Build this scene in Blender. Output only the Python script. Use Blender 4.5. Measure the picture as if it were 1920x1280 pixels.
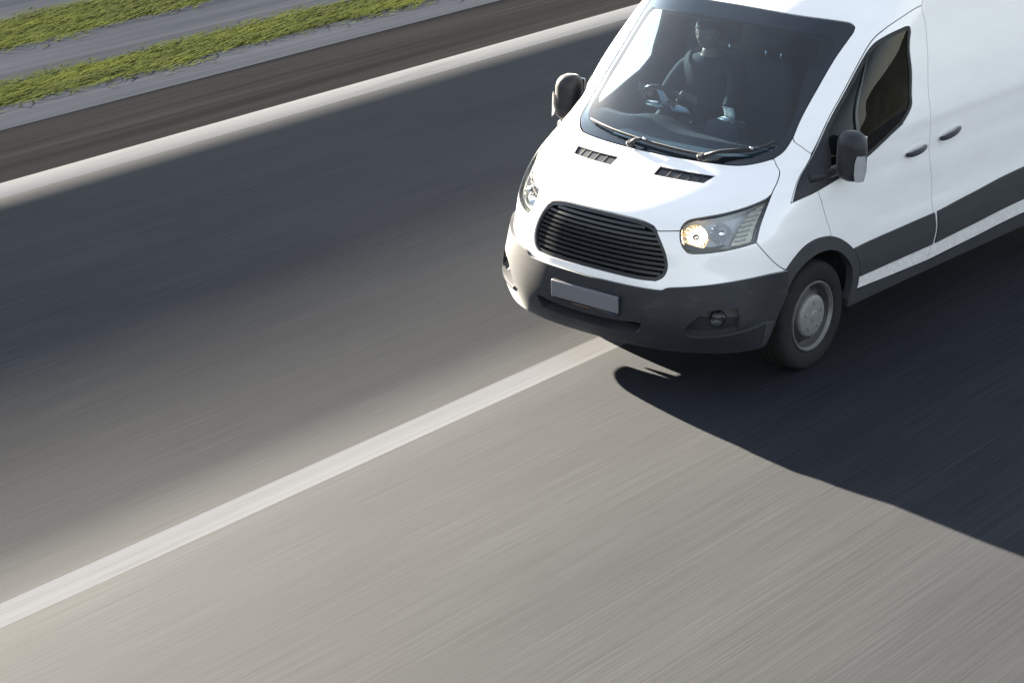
import bpy, math, random
import numpy as np
from mathutils import Vector, Matrix, Quaternion
from mathutils.geometry import delaunay_2d_cdt
random.seed(7); RNG = np.random.default_rng(7)
SC = bpy.context.scene
COL = SC.collection
for _o in list(bpy.data.objects):
    bpy.data.objects.remove(_o, do_unlink=True)

# ------------------------------------------------------------------ camera
cam_d = bpy.data.cameras.new('camera'); cam = bpy.data.objects.new('camera', cam_d); COL.objects.link(cam)
CAZ, CEL, CROLL = 3.8471385, 0.34956614, 0.0028537
_f = Vector((math.cos(CEL)*math.cos(CAZ), math.cos(CEL)*math.sin(CAZ), -math.sin(CEL)))
_r = _f.cross(Vector((0, 0, 1))).normalized(); _u = _r.cross(_f)
_rr = _r*math.cos(CROLL) + _u*math.sin(CROLL); _uu = -_r*math.sin(CROLL) + _u*math.cos(CROLL)
cam.matrix_world = Matrix(((_rr.x, _uu.x, -_f.x, 11.8655), (_rr.y, _uu.y, -_f.y, 8.6603), (_rr.z, _uu.z, -_f.z, 5.2805), (0, 0, 0, 1)))
cam_d.sensor_width = 36; cam_d.lens = 4527.2/1920*36; cam_d.clip_start = .1; cam_d.clip_end = 3000
SC.camera = cam

# ------------------------------------------------------------------ sky, sun, exposure
SUN_TO = Vector((-.70, -3.70, 1.0)).normalized()          # towards the sun: low, on the van's right and a little behind
SUN_EL = math.asin(SUN_TO.z)
world = bpy.data.worlds.new('World'); SC.world = world; world.use_nodes = True
wn = world.node_tree.nodes; wl = world.node_tree.links
bg = wn['Background']
sky = wn.new('ShaderNodeTexSky'); sky.sky_type = 'NISHITA'; sky.sun_disc = False
sky.sun_elevation = SUN_EL; sky.sun_rotation = math.atan2(SUN_TO.x, SUN_TO.y)
sky.air_density = 1.0; sky.dust_density = .25; sky.ozone_density = 1.0
hsv = wn.new('ShaderNodeHueSaturation'); hsv.inputs['Saturation'].default_value = .48      # sky colour muted evenly, to take the blue cast off white paint
wl.new(sky.outputs[0], hsv.inputs['Color']); wl.new(hsv.outputs[0], bg.inputs[0]); bg.inputs[1].default_value = 0.05
sun_d = bpy.data.lights.new('sun', 'SUN'); sun_d.energy = 5.0; sun_d.angle = math.radians(.6); sun_d.color = (1, .90, .745)
sun = bpy.data.objects.new('sun', sun_d); COL.objects.link(sun)
sun.rotation_euler = (-SUN_TO).to_track_quat('-Z', 'Y').to_euler()
SC.view_settings.view_transform = 'Standard'; SC.view_settings.look = 'None'
SC.view_settings.exposure = 3.22; SC.view_settings.gamma = 1; SC.view_settings.use_curve_mapping = False

# ------------------------------------------------------------------ materials
class NT:
    def __init__(s, name):
        s.m = bpy.data.materials.new(name); s.m.use_nodes = True; s.n = s.m.node_tree.nodes; s.l = s.m.node_tree.links
        s.b = s.n['Principled BSDF']; s.out = s.n['Material Output']
    def new(s, t, **kw):
        n = s.n.new(t)
        for k, v in kw.items(): setattr(n, k, v)
        return n
    def link(s, a, b): s.l.new(a, b)
    def coords(s, scale=(1, 1, 1)):
        t = s.new('ShaderNodeTexCoord'); m = s.new('ShaderNodeMapping'); m.inputs['Scale'].default_value = scale
        s.link(t.outputs['Object'], m.inputs['Vector']); return m.outputs[0]
    def noise(s, scale=(1, 1, 1), detail=3, rough=.5, sc=1.0):
        n = s.new('ShaderNodeTexNoise'); n.inputs['Scale'].default_value = sc; n.inputs['Detail'].default_value = detail
        n.inputs['Roughness'].default_value = rough; s.link(s.coords(scale), n.inputs['Vector']); return n.outputs['Fac']
    def ramp(s, fac, stops):
        r = s.new('ShaderNodeValToRGB'); e = r.color_ramp.elements
        while len(e) < len(stops): e.new(.5)
        for el, (p, c) in zip(e, stops):
            el.position = p; el.color = (*c, 1) if len(c) == 3 else c
        s.link(fac, r.inputs[0]); return r.outputs[0]
    def mix(s, fac, a, b, mode='MIX'):
        m = s.new('ShaderNodeMix', data_type='RGBA', blend_type=mode)
        if isinstance(fac, (int, float)): m.inputs[0].default_value = fac
        else: s.link(fac, m.inputs[0])
        for i, v in ((6, a), (7, b)):
            if isinstance(v, tuple): m.inputs[i].default_value = (*v, 1)
            else: s.link(v, m.inputs[i])
        return m.outputs[2]
    def math(s, op, a, b=None):
        m = s.new('ShaderNodeMath', operation=op)
        for i, v in enumerate((a, b)):
            if v is None: continue
            if isinstance(v, (int, float)): m.inputs[i].default_value = v
            else: s.link(v, m.inputs[i])
        return m.outputs[0]
    def bump(s, h, strength=.3, dist=.01):
        b = s.new('ShaderNodeBump'); b.inputs['Strength'].default_value = strength; b.inputs['Distance'].default_value = dist
        s.link(h, b.inputs['Height']); s.link(b.outputs[0], s.b.inputs['Normal'])
    def col(s, c):
        if isinstance(c, tuple): s.b.inputs['Base Color'].default_value = (*c, 1)
        else: s.link(c, s.b.inputs['Base Color'])
    def set(s, **kw):
        for k, v in kw.items():
            i = s.b.inputs[k.replace('_', ' ')]
            if hasattr(v, 'node'): s.link(v, i)
            else: i.default_value = v
        return s

def simple(name, c, rough=.5, metal=0., var=.12, scale=9, **kw):
    t = NT(name); n = t.noise((scale,)*3, 4, .6)
    lo = tuple(max(0, x*(1-var)) for x in c); hi = tuple(min(1, x*(1+var)) for x in c)
    t.col(t.ramp(n, [(.3, lo), (.7, hi)])); t.set(Roughness=rough, Metallic=metal, **kw); return t.m

M = {}
# white paint: clear coat, road film and brown spatter with a shape of its own low on the body
t = NT('white_paint')
xyz = t.new('ShaderNodeSeparateXYZ'); tc = t.new('ShaderNodeTexCoord'); t.link(tc.outputs['Object'], xyz.inputs[0])
film = t.noise((3, 3, 9), 5, .65); spat = t.noise((26, 26, 34), 6, .7)
mr = t.new('ShaderNodeMapRange'); mr.inputs['From Min'].default_value = .70; mr.inputs['From Max'].default_value = .30; t.link(xyz.outputs[2], mr.inputs[0])
m1 = t.math('MULTIPLY', t.math('MULTIPLY', mr.outputs[0], t.ramp(spat, [(.38, (0, 0, 0)), (.72, (1, 1, 1))])), .7)
base = t.ramp(film, [(.3, (.82, .80, .79)), (.7, (.86, .845, .835))])
t.col(t.mix(m1, base, (.40, .33, .24))); t.set(Roughness=.32, Coat_Weight=.7, Coat_Roughness=.06); M['white'] = t.m
t = NT('black_plastic'); n = t.noise((5, 5, 14), 5, .65); n2 = t.noise((260,)*3, 2, .5)
t.col(t.ramp(n, [(.3, (.013, .014, .018)), (.60, (.020, .021, .025)), (.78, (.048, .045, .042))])); t.set(Roughness=.5, Specular_IOR_Level=.3, Sheen_Weight=.35, Sheen_Roughness=.35); t.bump(n2, .15, .002); M['plastic'] = t.m
t = NT('grey_cladding'); n = t.noise((2.5, 5, 12), 5, .65); n2 = t.noise((30, 30, 30), 4, .7)
t.col(t.mix(t.ramp(n2, [(.66, (0, 0, 0)), (.8, (.5, .5, .5))]), t.ramp(n, [(.3, (.028, .030, .035)), (.7, (.040, .041, .045))]), (.16, .14, .11))); t.set(Roughness=.55); M['clad'] = t.m
M['gloss_black'] = simple('gloss_black', (.012, .013, .016), .22, scale=4)
M['grille'] = simple('grille_black', (.014, .016, .020), .35, scale=20)
M['void'] = simple('dark_underbody', (.008, .008, .009), .9, scale=6)
M['rubber'] = simple('rubber', (.020, .020, .021), .75, scale=25, var=.25)
t = NT('tyre_rubber'); n = t.noise((14,)*3, 5, .7)
t.col(t.ramp(n, [(.3, (.010, .0095, .0095)), (.7, (.019, .018, .017))])); t.set(Roughness=.85, Specular_IOR_Level=.25); t.bump(t.noise((180,)*3, 2, .5), .25, .003); M['tyre'] = t.m
M['steel'] = simple('steel_rim', (.20, .195, .185), .5, .35, .25, 22)
M['rim_edge'] = simple('rim_edge_steel', (.15, .147, .14), .45, .4, .15, 30)
M['hubcap'] = simple('hub_cap_grey', (.19, .185, .18), .5, .15, .15, 30)
M['steel_dark'] = simple('rim_dish_dark', (.045, .044, .042), .6, .2, .3, 22)
M['chrome'] = simple('chrome', (.82, .82, .84), .08, 1., .04, 12)
M['warm_lit_chrome'] = simple('warm_lit_reflector', (.95, .86, .70), .12, 1., .06, 30)  # warm light put into the chrome's colour, for the left headlight
M['silver'] = simple('silver_plastic', (.72, .73, .75), .3, .0, .1, 18)
M['lamp_beige'] = simple('lamp_corrugated', (.46, .44, .36), .3, .1, .25, 45)
M['lamp_clear'] = simple('lamp_clear_white', (.30, .30, .31), .15, 0, .12, 60)
M['plate'] = simple('blank_plate_grey', (.13, .132, .145), .5, 0, .03, 3)
M['plate_red'] = simple('plate_frame_print_red', (.12, .05, .03), .5)
M['plate_blue'] = simple('plate_frame_print_blue', (.03, .045, .11), .5)
M['trim'] = simple('cab_trim_grey', (.06, .06, .057), .7, 0, .1, 14)
M['dash'] = simple('dashboard_grey', (.055, .057, .062), .65, 0, .15, 14)
M['seat'] = simple('seat_cloth', (.035, .038, .045), .9, 0, .3, 60)
M['bulkhead'] = simple('bulkhead_grey', (.05, .052, .055), .7, 0, .1, 4)
M['paper'] = simple('paper', (.78, .77, .72), .7, 0, .04, 6)
M['skin'] = simple('skin', (.30, .19, .14), .5, 0, .1, 30)
M['shirt'] = simple('shirt_navy', (.022, .027, .042), .9, 0, .25, 40)
M['hair'] = simple('hair_dark', (.018, .014, .011), .6, 0, .3, 80)
M['metal'] = simple('dull_metal', (.5, .5, .5), .35, .9, .1, 20)
t = NT('added_glow_bulb'); t.col((1, .75, .45)); t.set(Roughness=.3, Emission_Color=(1, .70, .40, 1), Emission_Strength=5.0); M['bulb'] = t.m  # emission added to warm the headlight bowls, where sunlight glints
def glass(name, tint, ior=1.5, rough=0.0, film=(.004, .02), back=0.):
    t = NT(name); t.n.remove(t.b)
    tr = t.new('ShaderNodeBsdfTransparent'); tr.inputs[0].default_value = (*tint, 1)
    gl = t.new('ShaderNodeBsdfGlossy'); gl.inputs['Roughness'].default_value = rough
    dirt = t.new('ShaderNodeBsdfDiffuse'); dirt.inputs[0].default_value = (.5, .52, .54, 1)
    tl = t.new('ShaderNodeBsdfTranslucent'); tl.inputs[0].default_value = (.62, .66, .68, 1); dx = t.new('ShaderNodeMixShader'); dx.inputs[0].default_value = back
    t.link(dirt.outputs[0], dx.inputs[1]); t.link(tl.outputs[0], dx.inputs[2]); dirt = dx
    n = t.noise((5, 5, 5), 6, .7)
    dm = t.new('ShaderNodeMixShader'); t.link(t.ramp(n, [(.35, (film[0],)*3), (.75, (film[1],)*3)]), dm.inputs[0])
    t.link(tr.outputs[0], dm.inputs[1]); t.link(dirt.outputs[0], dm.inputs[2])
    fr = t.new('ShaderNodeFresnel'); ge = t.new('ShaderNodeNewGeometry')      # a thin pane: the same from both faces
    t.link(t.math('ADD', t.math('MULTIPLY', ge.outputs['Backfacing'], 1/ior-ior), ior), fr.inputs[0])
    mx = t.new('ShaderNodeMixShader'); t.link(fr.outputs[0], mx.inputs[0]); t.link(dm.outputs[0], mx.inputs[1]); t.link(gl.outputs[0], mx.inputs[2])
    t.link(mx.outputs[0], t.out.inputs[0]); return t.m
M['windshield'] = glass('windshield_glass', (.38, .54, .66), 1.8, film=(.004, .014))
M['sideglass'] = glass('side_glass', (.17, .215, .18), 1.33)
M['dustglowglass'] = glass('dusty_glow_glass', (.45, .50, .50), 1.4, film=(.26, .42), back=.85)  # dust film thickened so the pane carries a pale backlit glow
M['lens'] = glass('headlight_lens', (.90, .92, .92), 1.45)

# road: pale worn surface, streaked along the direction of travel
t = NT('road_surface')
s1 = t.noise((.22, 42, 1), 3, .6); s2 = t.noise((1.1, 85, 1), 3, .65); s3 = t.noise((.05, 3.2, 1), 4, .6); gr = t.noise((120, 120, 120), 3, .6); pt = t.noise((.35, .9, 1), 4, .55); tk = t.noise((.012, .62, 1), 2, .5)
c = t.ramp(s3, [(.28, (.0056, .0068, .0096)), (.72, (.0078, .0094, .0130))])
c = t.mix(1.0, c, t.ramp(s1, [(.28, (.84, .84, .85)), (.72, (1.12, 1.115, 1.10))]), 'MULTIPLY')
c = t.mix(1.0, c, t.ramp(s2, [(.25, (.86, .86, .87)), (.75, (1.12, 1.12, 1.10))]), 'MULTIPLY')
c = t.mix(1.0, c, t.ramp(pt, [(.3, (.88, .885, .90)), (.7, (1.07, 1.065, 1.05))]), 'MULTIPLY')
c = t.mix(1.0, c, t.ramp(gr, [(.3, (.95, .95, .95)), (.7, (1.05, 1.05, 1.05))]), 'MULTIPLY')
t.col(c); stk = t.mix(1.0, t.ramp(s1, [(.28, (.64, .67, .72)), (.72, (.93, .96, 1.))]), t.ramp(s2, [(.30, (.42, .43, .45)), (.70, (1., 1., .99))]), 'MULTIPLY')
stk = t.mix(1.0, stk, t.ramp(pt, [(.3, (.70, .72, .75)), (.66, (1., 1., 1.))]), 'MULTIPLY'); stk = t.mix(1.0, stk, t.ramp(s3, [(.28, (.84, .85, .87)), (.72, (1., 1., 1.))]), 'MULTIPLY')
stk = t.mix(1.0, stk, t.ramp(tk, [(.40, (.78, .79, .81)), (.58, (1., 1., 1.))]), 'MULTIPLY')
t.link(stk, t.b.inputs['Specular Tint'])
t.set(Roughness=.88, Specular_IOR_Level=.60); t.bump(s2, .12, .004); M['road'] = t.m
t = NT('shoulder_asphalt')
s1 = t.noise((.12, 26, 1), 3, .6); s3 = t.noise((.06, 2.6, 1), 4, .6); gr = t.noise((90, 90, 90), 3, .6)
c = t.ramp(s3, [(.3, (.0095, .0098, .0106)), (.7, (.025, .025, .026))])
c = t.mix(1.0, c, t.ramp(s1, [(.28, (.82, .82, .84)), (.72, (1.16, 1.15, 1.13))]), 'MULTIPLY')
c = t.mix(1.0, c, t.ramp(gr, [(.3, (.9, .9, .9)), (.7, (1.08, 1.08, 1.08))]), 'MULTIPLY')
t.col(c); t.set(Roughness=1., Specular_IOR_Level=0.); M['shoulder'] = t.m
t = NT('grey_paving')
s1 = t.noise((.12, 18, 1), 3, .6); s3 = t.noise((.08, 2.4, 1), 4, .6)
c = t.ramp(s3, [(.3, (.028, .032, .041)), (.7, (.052, .058, .070))])
c = t.mix(1.0, c, t.ramp(s1, [(.28, (.8, .8, .82)), (.72, (1.16, 1.16, 1.14))]), 'MULTIPLY')
t.col(c); t.set(Roughness=1., Specular_IOR_Level=0.); M['paving'] = t.m
t = NT('soil'); t.col(t.ramp(t.noise((.4, 6, 1), 4, .6), [(.3, (.022, .021, .014)), (.7, (.048, .044, .030))])); t.set(Roughness=1.); M['soil'] = t.m
t = NT('road_paint')
s1 = t.noise((.10, 55, 1), 3, .6); sp = t.noise((.6, 16, 1), 5, .65); gr = t.noise((60, 60, 60), 4, .7)
c = t.ramp(s1, [(.25, (.140, .143, .151)), (.75, (.180, .183, .191))]); c = t.mix(t.ramp(sp, [(.55, (0, 0, 0)), (.78, (.45, .45, .45))]), c, (.095, .094, .093))
wr = t.noise((.30, 4.5, 1), 5, .7); c = t.mix(t.ramp(wr, [(.56, (0, 0, 0)), (.74, (.5, .5, .5))]), c, (.085, .086, .088))
c = t.mix(t.ramp(gr, [(.60, (0, 0, 0)), (.70, (.35, .35, .35))]), c, (.09, .089, .088))
t.col(c); t.set(Roughness=1., Specular_IOR_Level=.0); M['line'] = t.m
t = NT('grass_blades')
n = t.noise((.5, 3.2, 1), 6, .7); n2 = t.noise((3, 30, 3), 2, .5)
c = t.ramp(n, [(.28, (.085, .078, .056)), (.40, (.052, .060, .024)), (.52, (.060, .073, .024)), (.66, (.086, .098, .026)), (.78, (.115, .104, .062))])
c = t.mix(1.0, c, t.ramp(n2, [(.3, (.75, .75, .75)), (.7, (1.2, 1.2, 1.2))]), 'MULTIPLY')
t.col(c); t.set(Roughness=.9, Specular_IOR_Level=0.); M['grass'] = t.m
t = NT('added_bank_tone'); t.col(t.ramp(t.noise((.6, .6, .9), 6, .7), [(.3, (.016, .017, .011)), (.7, (.046, .045, .033))])); t.set(Roughness=1., Specular_IOR_Level=0.); M['bank'] = t.m

# ------------------------------------------------------------------ helpers
def link(o, parent=None):
    COL.objects.link(o)
    if parent is not None: o.parent = parent
    return o
def tag(o, label=None, cat=None, group=None, kind=None):
    for k, v in (('label', label), ('category', cat), ('group', group), ('kind', kind)):
        if v: o[k] = v
    return o
def empty(name, loc=(0, 0, 0), rz=0):
    o = bpy.data.objects.new(name, None); o.location = loc; o.rotation_euler.z = rz; o.empty_display_size = .2; return link(o)
def mesh(name, V, F, mat, parent=None, smooth=True):
    me = bpy.data.meshes.new(name); me.from_pydata([tuple(map(float, v)) for v in V], [], [tuple(f) for f in F]); me.update()
    if mat is not None: me.materials.append(M[mat] if isinstance(mat, str) else mat)
    if smooth and len(me.polygons): me.polygons.foreach_set('use_smooth', [True]*len(me.polygons))
    return link(bpy.data.objects.new(name, me), parent)
def sheet(name, x0, x1, y0, y1, z, mat, nx=1):
    V = []; F = []
    for i in range(nx+1):
        x = x0+(x1-x0)*i/nx; V += [(x, y0, z), (x, y1, z)]
        if i: F.append((2*i-2, 2*i, 2*i+1, 2*i-1))
    return mesh(name, V, F, mat, smooth=False)
def slab(name, x0, x1, y0, y1, z0, z1, mat, bev=.02, parent=None):
    # long raised strip with rounded top edges
    prof = [(y0, z0), (y1, z0), (y1, z1-bev), (y1-bev*.3, z1-bev*.3), (y1-bev, z1), (y0+bev, z1), (y0+bev*.3, z1-bev*.3), (y0, z1-bev)]
    n = len(prof); V = [(x0, *p) for p in prof]+[(x1, *p) for p in prof]
    F = [(i, (i+1) % n, n+(i+1) % n, n+i) for i in range(n)]+[tuple(range(n))[::-1], tuple(range(n, 2*n))]
    return mesh(name, V, F, mat, parent, smooth=False)

# ------------------------------------------------------------------ the setting (road frame: x along the road)
YAW = .03576
def st(o): o.rotation_euler.z = YAW; o['kind'] = 'structure'; return o
st(sheet('ground', -1500, 1500, -1500, 1500, -.06, 'soil'))
st(sheet('road', -400, 400, -6.085, 16, 0, 'road'))
st(sheet('road_shoulder', -400, 400, -7.31, -6.075, -.003, 'shoulder'))
st(slab('kerb', -400, 400, -7.92, -7.30, -.05, .0, 'paving', .004))
st(slab('pavement', -400, 400, -9.62, -8.50, -.05, .002, 'paving', .004))
st(slab('footpath', -400, 400, -14.0, -10.55, -.05, .002, 'paving', .004))
st(sheet('lane_line', -400, 400, -.28-.105, -.28+.105, .0003, 'line'))
st(sheet('edge_line', -400, 400, -5.92-.16, -5.92+.16, .0003, 'line'))
st(sheet('far_lane_line', -400, 400, 5.35, 5.56, .0003, 'line'))
V = []; F = []; nx = 60
for i in range(nx+1):
    x = -300+600*i/nx
    for y, z in ((-26, -.08), (-31, 2.2), (-37, 5.2+.5*math.sin(x*.05)+.3*math.sin(x*.17)), (-48, 6.0+.5*math.sin(x*.04+1)), (-120, 5.0)): V.append((x, y, z))
    if i: F += [((i-1)*5+k, i*5+k, i*5+k+1, (i-1)*5+k+1) for k in range(4)]
st(mesh('sky_blocker_bank', V, F, 'soil'))  # unseen bank, added to block low sky sheen on the far lane
st(mesh('reflection_bank', [(x, -y*.95-1, z*.72) for x, y, z in V], [f[::-1] for f in F], 'bank'))  # unseen bank, added so the side window reflects dark ground, not sky
def grass_strip(name, y0, y1, n, label):
    # blades swept over along the road by passing traffic
    xs = RNG.uniform(-16, 5, n); ys = RNG.uniform(y0, y1, n)+RNG.normal(0, .09, n)+.05*np.sin(xs*1.7)+.04*np.sin(xs*4.1+1); L = RNG.uniform(.12, .34, n); h = L*RNG.uniform(.08, .34, n)
    keep = (np.sin(xs*.9+ys*3)+np.sin(xs*2.3-ys*5+1)*.8+np.sin(xs*.37+2)*.7+RNG.normal(0, .5, n)) > -1.25
    xs, ys, L, h = xs[keep], ys[keep], L[keep], h[keep]; n = len(xs)
    a = RNG.normal(0, .17, n); w = RNG.uniform(.006, .013, n)
    d = np.stack([np.cos(a), np.sin(a)], 1)*np.sqrt(np.maximum(L**2-h**2, 1e-5))[:, None]*RNG.choice([-1, 1], n, p=[.8, .2])[:, None]
    nrm = np.stack([-np.sin(a), np.cos(a)], 1)*w[:, None]
    B = np.stack([xs, ys], 1); z = np.full(n, -.05)
    p0 = np.c_[B-nrm, z]; p1 = np.c_[B+nrm, z]; p2 = np.c_[B+d*.45+nrm*.7, z+h*.75]; p3 = np.c_[B+d*.45-nrm*.7, z+h*.75]; p4 = np.c_[B+d, z+h]
    V = np.stack([p0, p1, p2, p3, p4], 1).reshape(-1, 3)
    k = np.arange(n)*5
    me = bpy.data.meshes.new(name)
    F = [f for i in k.tolist() for f in ((i, i+1, i+2, i+3), (i+3, i+2, i+4))]
    me.from_pydata(V.tolist(), [], F); me.materials.append(M['grass'])
    o = link(bpy.data.objects.new(name, me)); o.rotation_euler.z = YAW
    return tag(o, label, 'grass', kind='stuff')
grass_strip('verge_grass', -8.52, -7.90, 52000, 'strip of yellow green grass just behind the grey kerb')
grass_strip('verge_grass', -10.58, -9.60, 70000, 'second strip of green grass beyond the grey pavement')

# unseen slab and graded bars, added beyond the verge to shade the far lane
FB_ = empty('shade_caster', (0, -20.0, 0), YAW); tag(FB_, 'unseen slab with graded bars, added to shade the far lane', 'shade_caster')
slab('shade_slab', -20, 12, -.35, .35, 3.96, 4.27, 'shoulder', .03, FB_)
for x in (-19, 11):
    for y in (0,): slab('shade_caster_leg', x-.2, x+.2, y-.2, y+.2, -.06, 3.96, 'paving', .03, FB_)
for k in range(19):
    z = 4.28+k*.050; h = .043-.0015*k
    slab('shade_bar', -20, 12, .28, .34, z, z+h, 'shoulder', .008, FB_)
for x in (-19.9, -15.5, 11.5):
    slab('post', x-.03, x+.03, .20, .28, 4.27, 5.24, 'shoulder', .008, FB_)
# ------------------------------------------------------------------ body surface of the van
KEYS=[
(0.2,[(0.88,0),(0.865,0.28),(0.83,0.48),(0.765,0.65),(0.68,0.78),(0.59,0.87),(0.5,0.92),(-0.3,0.95),(-1.3,0.96),(-4.6,0.96)]),
(0.3,[(0.955,0),(0.94,0.28),(0.9,0.5),(0.83,0.67),(0.735,0.81),(0.63,0.91),(0.5,0.965),(-0.3,0.985),(-1.3,0.985),(-4.6,0.985)]),
(0.45,[(0.995,0),(0.98,0.28),(0.94,0.5),(0.87,0.68),(0.775,0.825),(0.66,0.93),(0.5,0.99),(-0.3,1.01),(-1.3,1.01),(-4.6,1.01)]),
(0.6,[(0.985,0),(0.97,0.28),(0.93,0.48),(0.86,0.666),(0.765,0.808),(0.645,0.912),(0.48,0.988),(-0.3,1.025),(-1.3,1.025),(-4.6,1.025)]),
(0.75,[(0.965,0),(0.95,0.26),(0.905,0.46),(0.84,0.636),(0.745,0.778),(0.62,0.897),(0.44,0.988),(-0.3,1.03),(-1.3,1.03),(-4.6,1.03)]),
(0.92,[(0.945,0),(0.93,0.25),(0.885,0.44),(0.815,0.61),(0.72,0.76),(0.59,0.89),(0.4,0.985),(-0.3,1.03),(-1.3,1.033),(-4.6,1.033)]),
(1.04,[(0.89,0),(0.875,0.25),(0.835,0.43),(0.765,0.6),(0.665,0.75),(0.535,0.875),(0.34,0.975),(-0.3,1.03),(-1.3,1.033),(-4.6,1.033)]),
(1.15,[(0.72,0.0),(0.71,0.25),(0.67,0.45),(0.61,0.61),(0.53,0.752),(0.42,0.869),(0.22,0.974),(-0.3,1.037),(-1.3,1.041),(-4.6,1.041)]),
(1.25,[(0.515,0.0),(0.5,0.25),(0.465,0.45),(0.41,0.61),(0.335,0.739),(0.25,0.848),(0.08,0.967),(-0.35,1.039),(-1.3,1.047),(-4.6,1.047)]),
(1.32,[(0.385,0),(0.37,0.25),(0.32,0.47),(0.245,0.64),(0.165,0.765),(0.095,0.862),(-0.05,0.964),(-0.4,1.04),(-1.3,1.048),(-4.6,1.048)]),
(1.6,[(0.07,0),(0.05,0.26),(0,0.48),(-0.075,0.65),(-0.155,0.77),(-0.215,0.872),(-0.32,0.959),(-0.55,0.995),(-1.3,1.013),(-4.6,1.013)]),
(2,[(-0.385,0),(-0.4,0.26),(-0.445,0.48),(-0.525,0.65),(-0.62,0.765),(-0.69,0.847),(-0.8,0.909),(-1.0,0.925),(-1.4,0.933),(-4.6,0.938)]),
(2.12,[(-0.56,0),(-0.575,0.26),(-0.62,0.47),(-0.7,0.63),(-0.79,0.74),(-0.86,0.822),(-0.96,0.884),(-1.15,0.902),(-1.5,0.913),(-4.6,0.918)]),
(2.3,[(-0.92,0),(-0.935,0.26),(-0.98,0.46),(-1.05,0.61),(-1.13,0.715),(-1.2,0.797),(-1.3,0.859),(-1.45,0.88),(-1.7,0.89),(-4.6,0.893)]),
(2.5,[(-1.5,0),(-1.51,0.25),(-1.55,0.44),(-1.61,0.58),(-1.68,0.685),(-1.75,0.767),(-1.85,0.824),(-1.98,0.845),(-2.2,0.858),(-4.6,0.858)]),
(2.6,[(-2.1,0),(-2.1,0.2),(-2.12,0.36),(-2.15,0.48),(-2.2,0.575),(-2.25,0.652),(-2.32,0.714),(-2.42,0.73),(-2.6,0.738),(-4.6,0.748)]),
]
def pchip(xk,yk,x):
    xk=np.asarray(xk,float);yk=np.asarray(yk,float);x=np.clip(x,xk[0],xk[-1])
    h=np.diff(xk);d=np.diff(yk,axis=0)/h.reshape((-1,)+(1,)*(yk.ndim-1))
    m=np.zeros_like(yk);hh=h.reshape((-1,)+(1,)*(yk.ndim-1))
    w1=2*hh[1:]+hh[:-1];w2=hh[1:]+2*hh[:-1]
    with np.errstate(divide='ignore',invalid='ignore'):
        mm=(w1+w2)/(w1/d[:-1]+w2/d[1:])
    m[1:-1]=np.where(d[:-1]*d[1:]>0,mm,0);m[0]=d[0];m[-1]=d[-1]
    i=np.clip(np.searchsorted(xk,x)-1,0,len(xk)-2)
    t=((x-xk[i])/h[i]).reshape((-1,)+(1,)*(yk.ndim-1));H=h[i].reshape(t.shape)
    return (2*t**3-3*t**2+1)*yk[i]+(t**3-2*t**2+t)*H*m[i]+(-2*t**3+3*t**2)*yk[i+1]+(t**3-t**2)*H*m[i+1]
ZV=np.linspace(.20,2.60,481);UV=np.linspace(0,9,361)
def gsm(a,s,ax,mode):
    k=np.exp(-.5*(np.arange(-4*s,4*s+1)/s)**2);k/=k.sum();n=len(k)//2
    a=np.moveaxis(a,ax,0)
    pre=a[n:0:-1]; post=a[-2:-n-2:-1]
    if mode=='odd': P=np.concatenate([2*a[0]-pre,a,2*a[-1]-post])
    else: P=np.concatenate([pre,a,2*a[-1]-post])
    r=sum(k[i]*P[i:i+len(a)] for i in range(len(k)))
    return np.moveaxis(r,0,ax)
def build_table():
    zk=[k[0] for k in KEYS];A=np.array([k[1] for k in KEYS])        # nz,10,2
    B=pchip(zk,A,ZV)                                                 # 481,10,2
    T=np.moveaxis(pchip(np.arange(10.),np.moveaxis(B,1,0),UV),0,1)   # 481,361,2
    X=gsm(gsm(T[...,0],5,0,'odd'),10,1,'even')
    Y=gsm(gsm(T[...,1],5,0,'odd'),10,1,'odd');Y[:,0]=0
    return X,Y
TX,TY=build_table()
def S(u,v):
    u=np.asarray(u,float);v=np.asarray(v,float)
    fu=np.clip(u,0,9)/9*360;fv=np.clip((v-.2)/2.4,0,1)*480
    i=np.minimum(fu.astype(int),359);j=np.minimum(fv.astype(int),479);a=fu-i;b=fv-j
    f=lambda T:(T[j,i]*(1-a)+T[j,i+1]*a)*(1-b)+(T[j+1,i]*(1-a)+T[j+1,i+1]*a)*b
    x=f(TX);y=f(TY)
    return np.stack([x,y,v+0*x],-1)

# character lines pressed into the doors and the load panel
def _sst(a, b, x): q = np.clip((x-a)/(b-a), 0, 1); return q*q*(3-2*q)
_wu = _sst(6.95, 7.6, UV)[None, :]; _z = ZV[:, None]
TY = TY + _wu*(-.010*(_sst(1.06, 1.18, _z)-_sst(1.30, 1.40, _z)) - .006*(_sst(.76, .84, _z)-_sst(.9, 1.05, _z)))
_du = np.gradient(np.stack([TX, TY, 0*TX], -1), axis=1); _dv = np.gradient(np.stack([TX, TY, np.repeat(ZV[:, None], 361, 1)], -1), axis=0)
TN = np.cross(_du, _dv); TN /= np.linalg.norm(TN, axis=2)[..., None]
TN[:, 0, 1] = 0
def _lk(T, u, v):
    fu = np.clip(np.abs(u), 0, 9)/9*360; fv = np.clip((v-.2)/2.4, 0, 1)*480
    i = np.minimum(fu.astype(int), 359); j = np.minimum(fv.astype(int), 479); a = (fu-i)[..., None]; b = (fv-j)[..., None]
    return (T[j, i]*(1-a)+T[j, i+1]*a)*(1-b)+(T[j+1, i]*(1-a)+T[j+1, i+1]*a)*b
TP = np.stack([TX, TY], -1)
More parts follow.
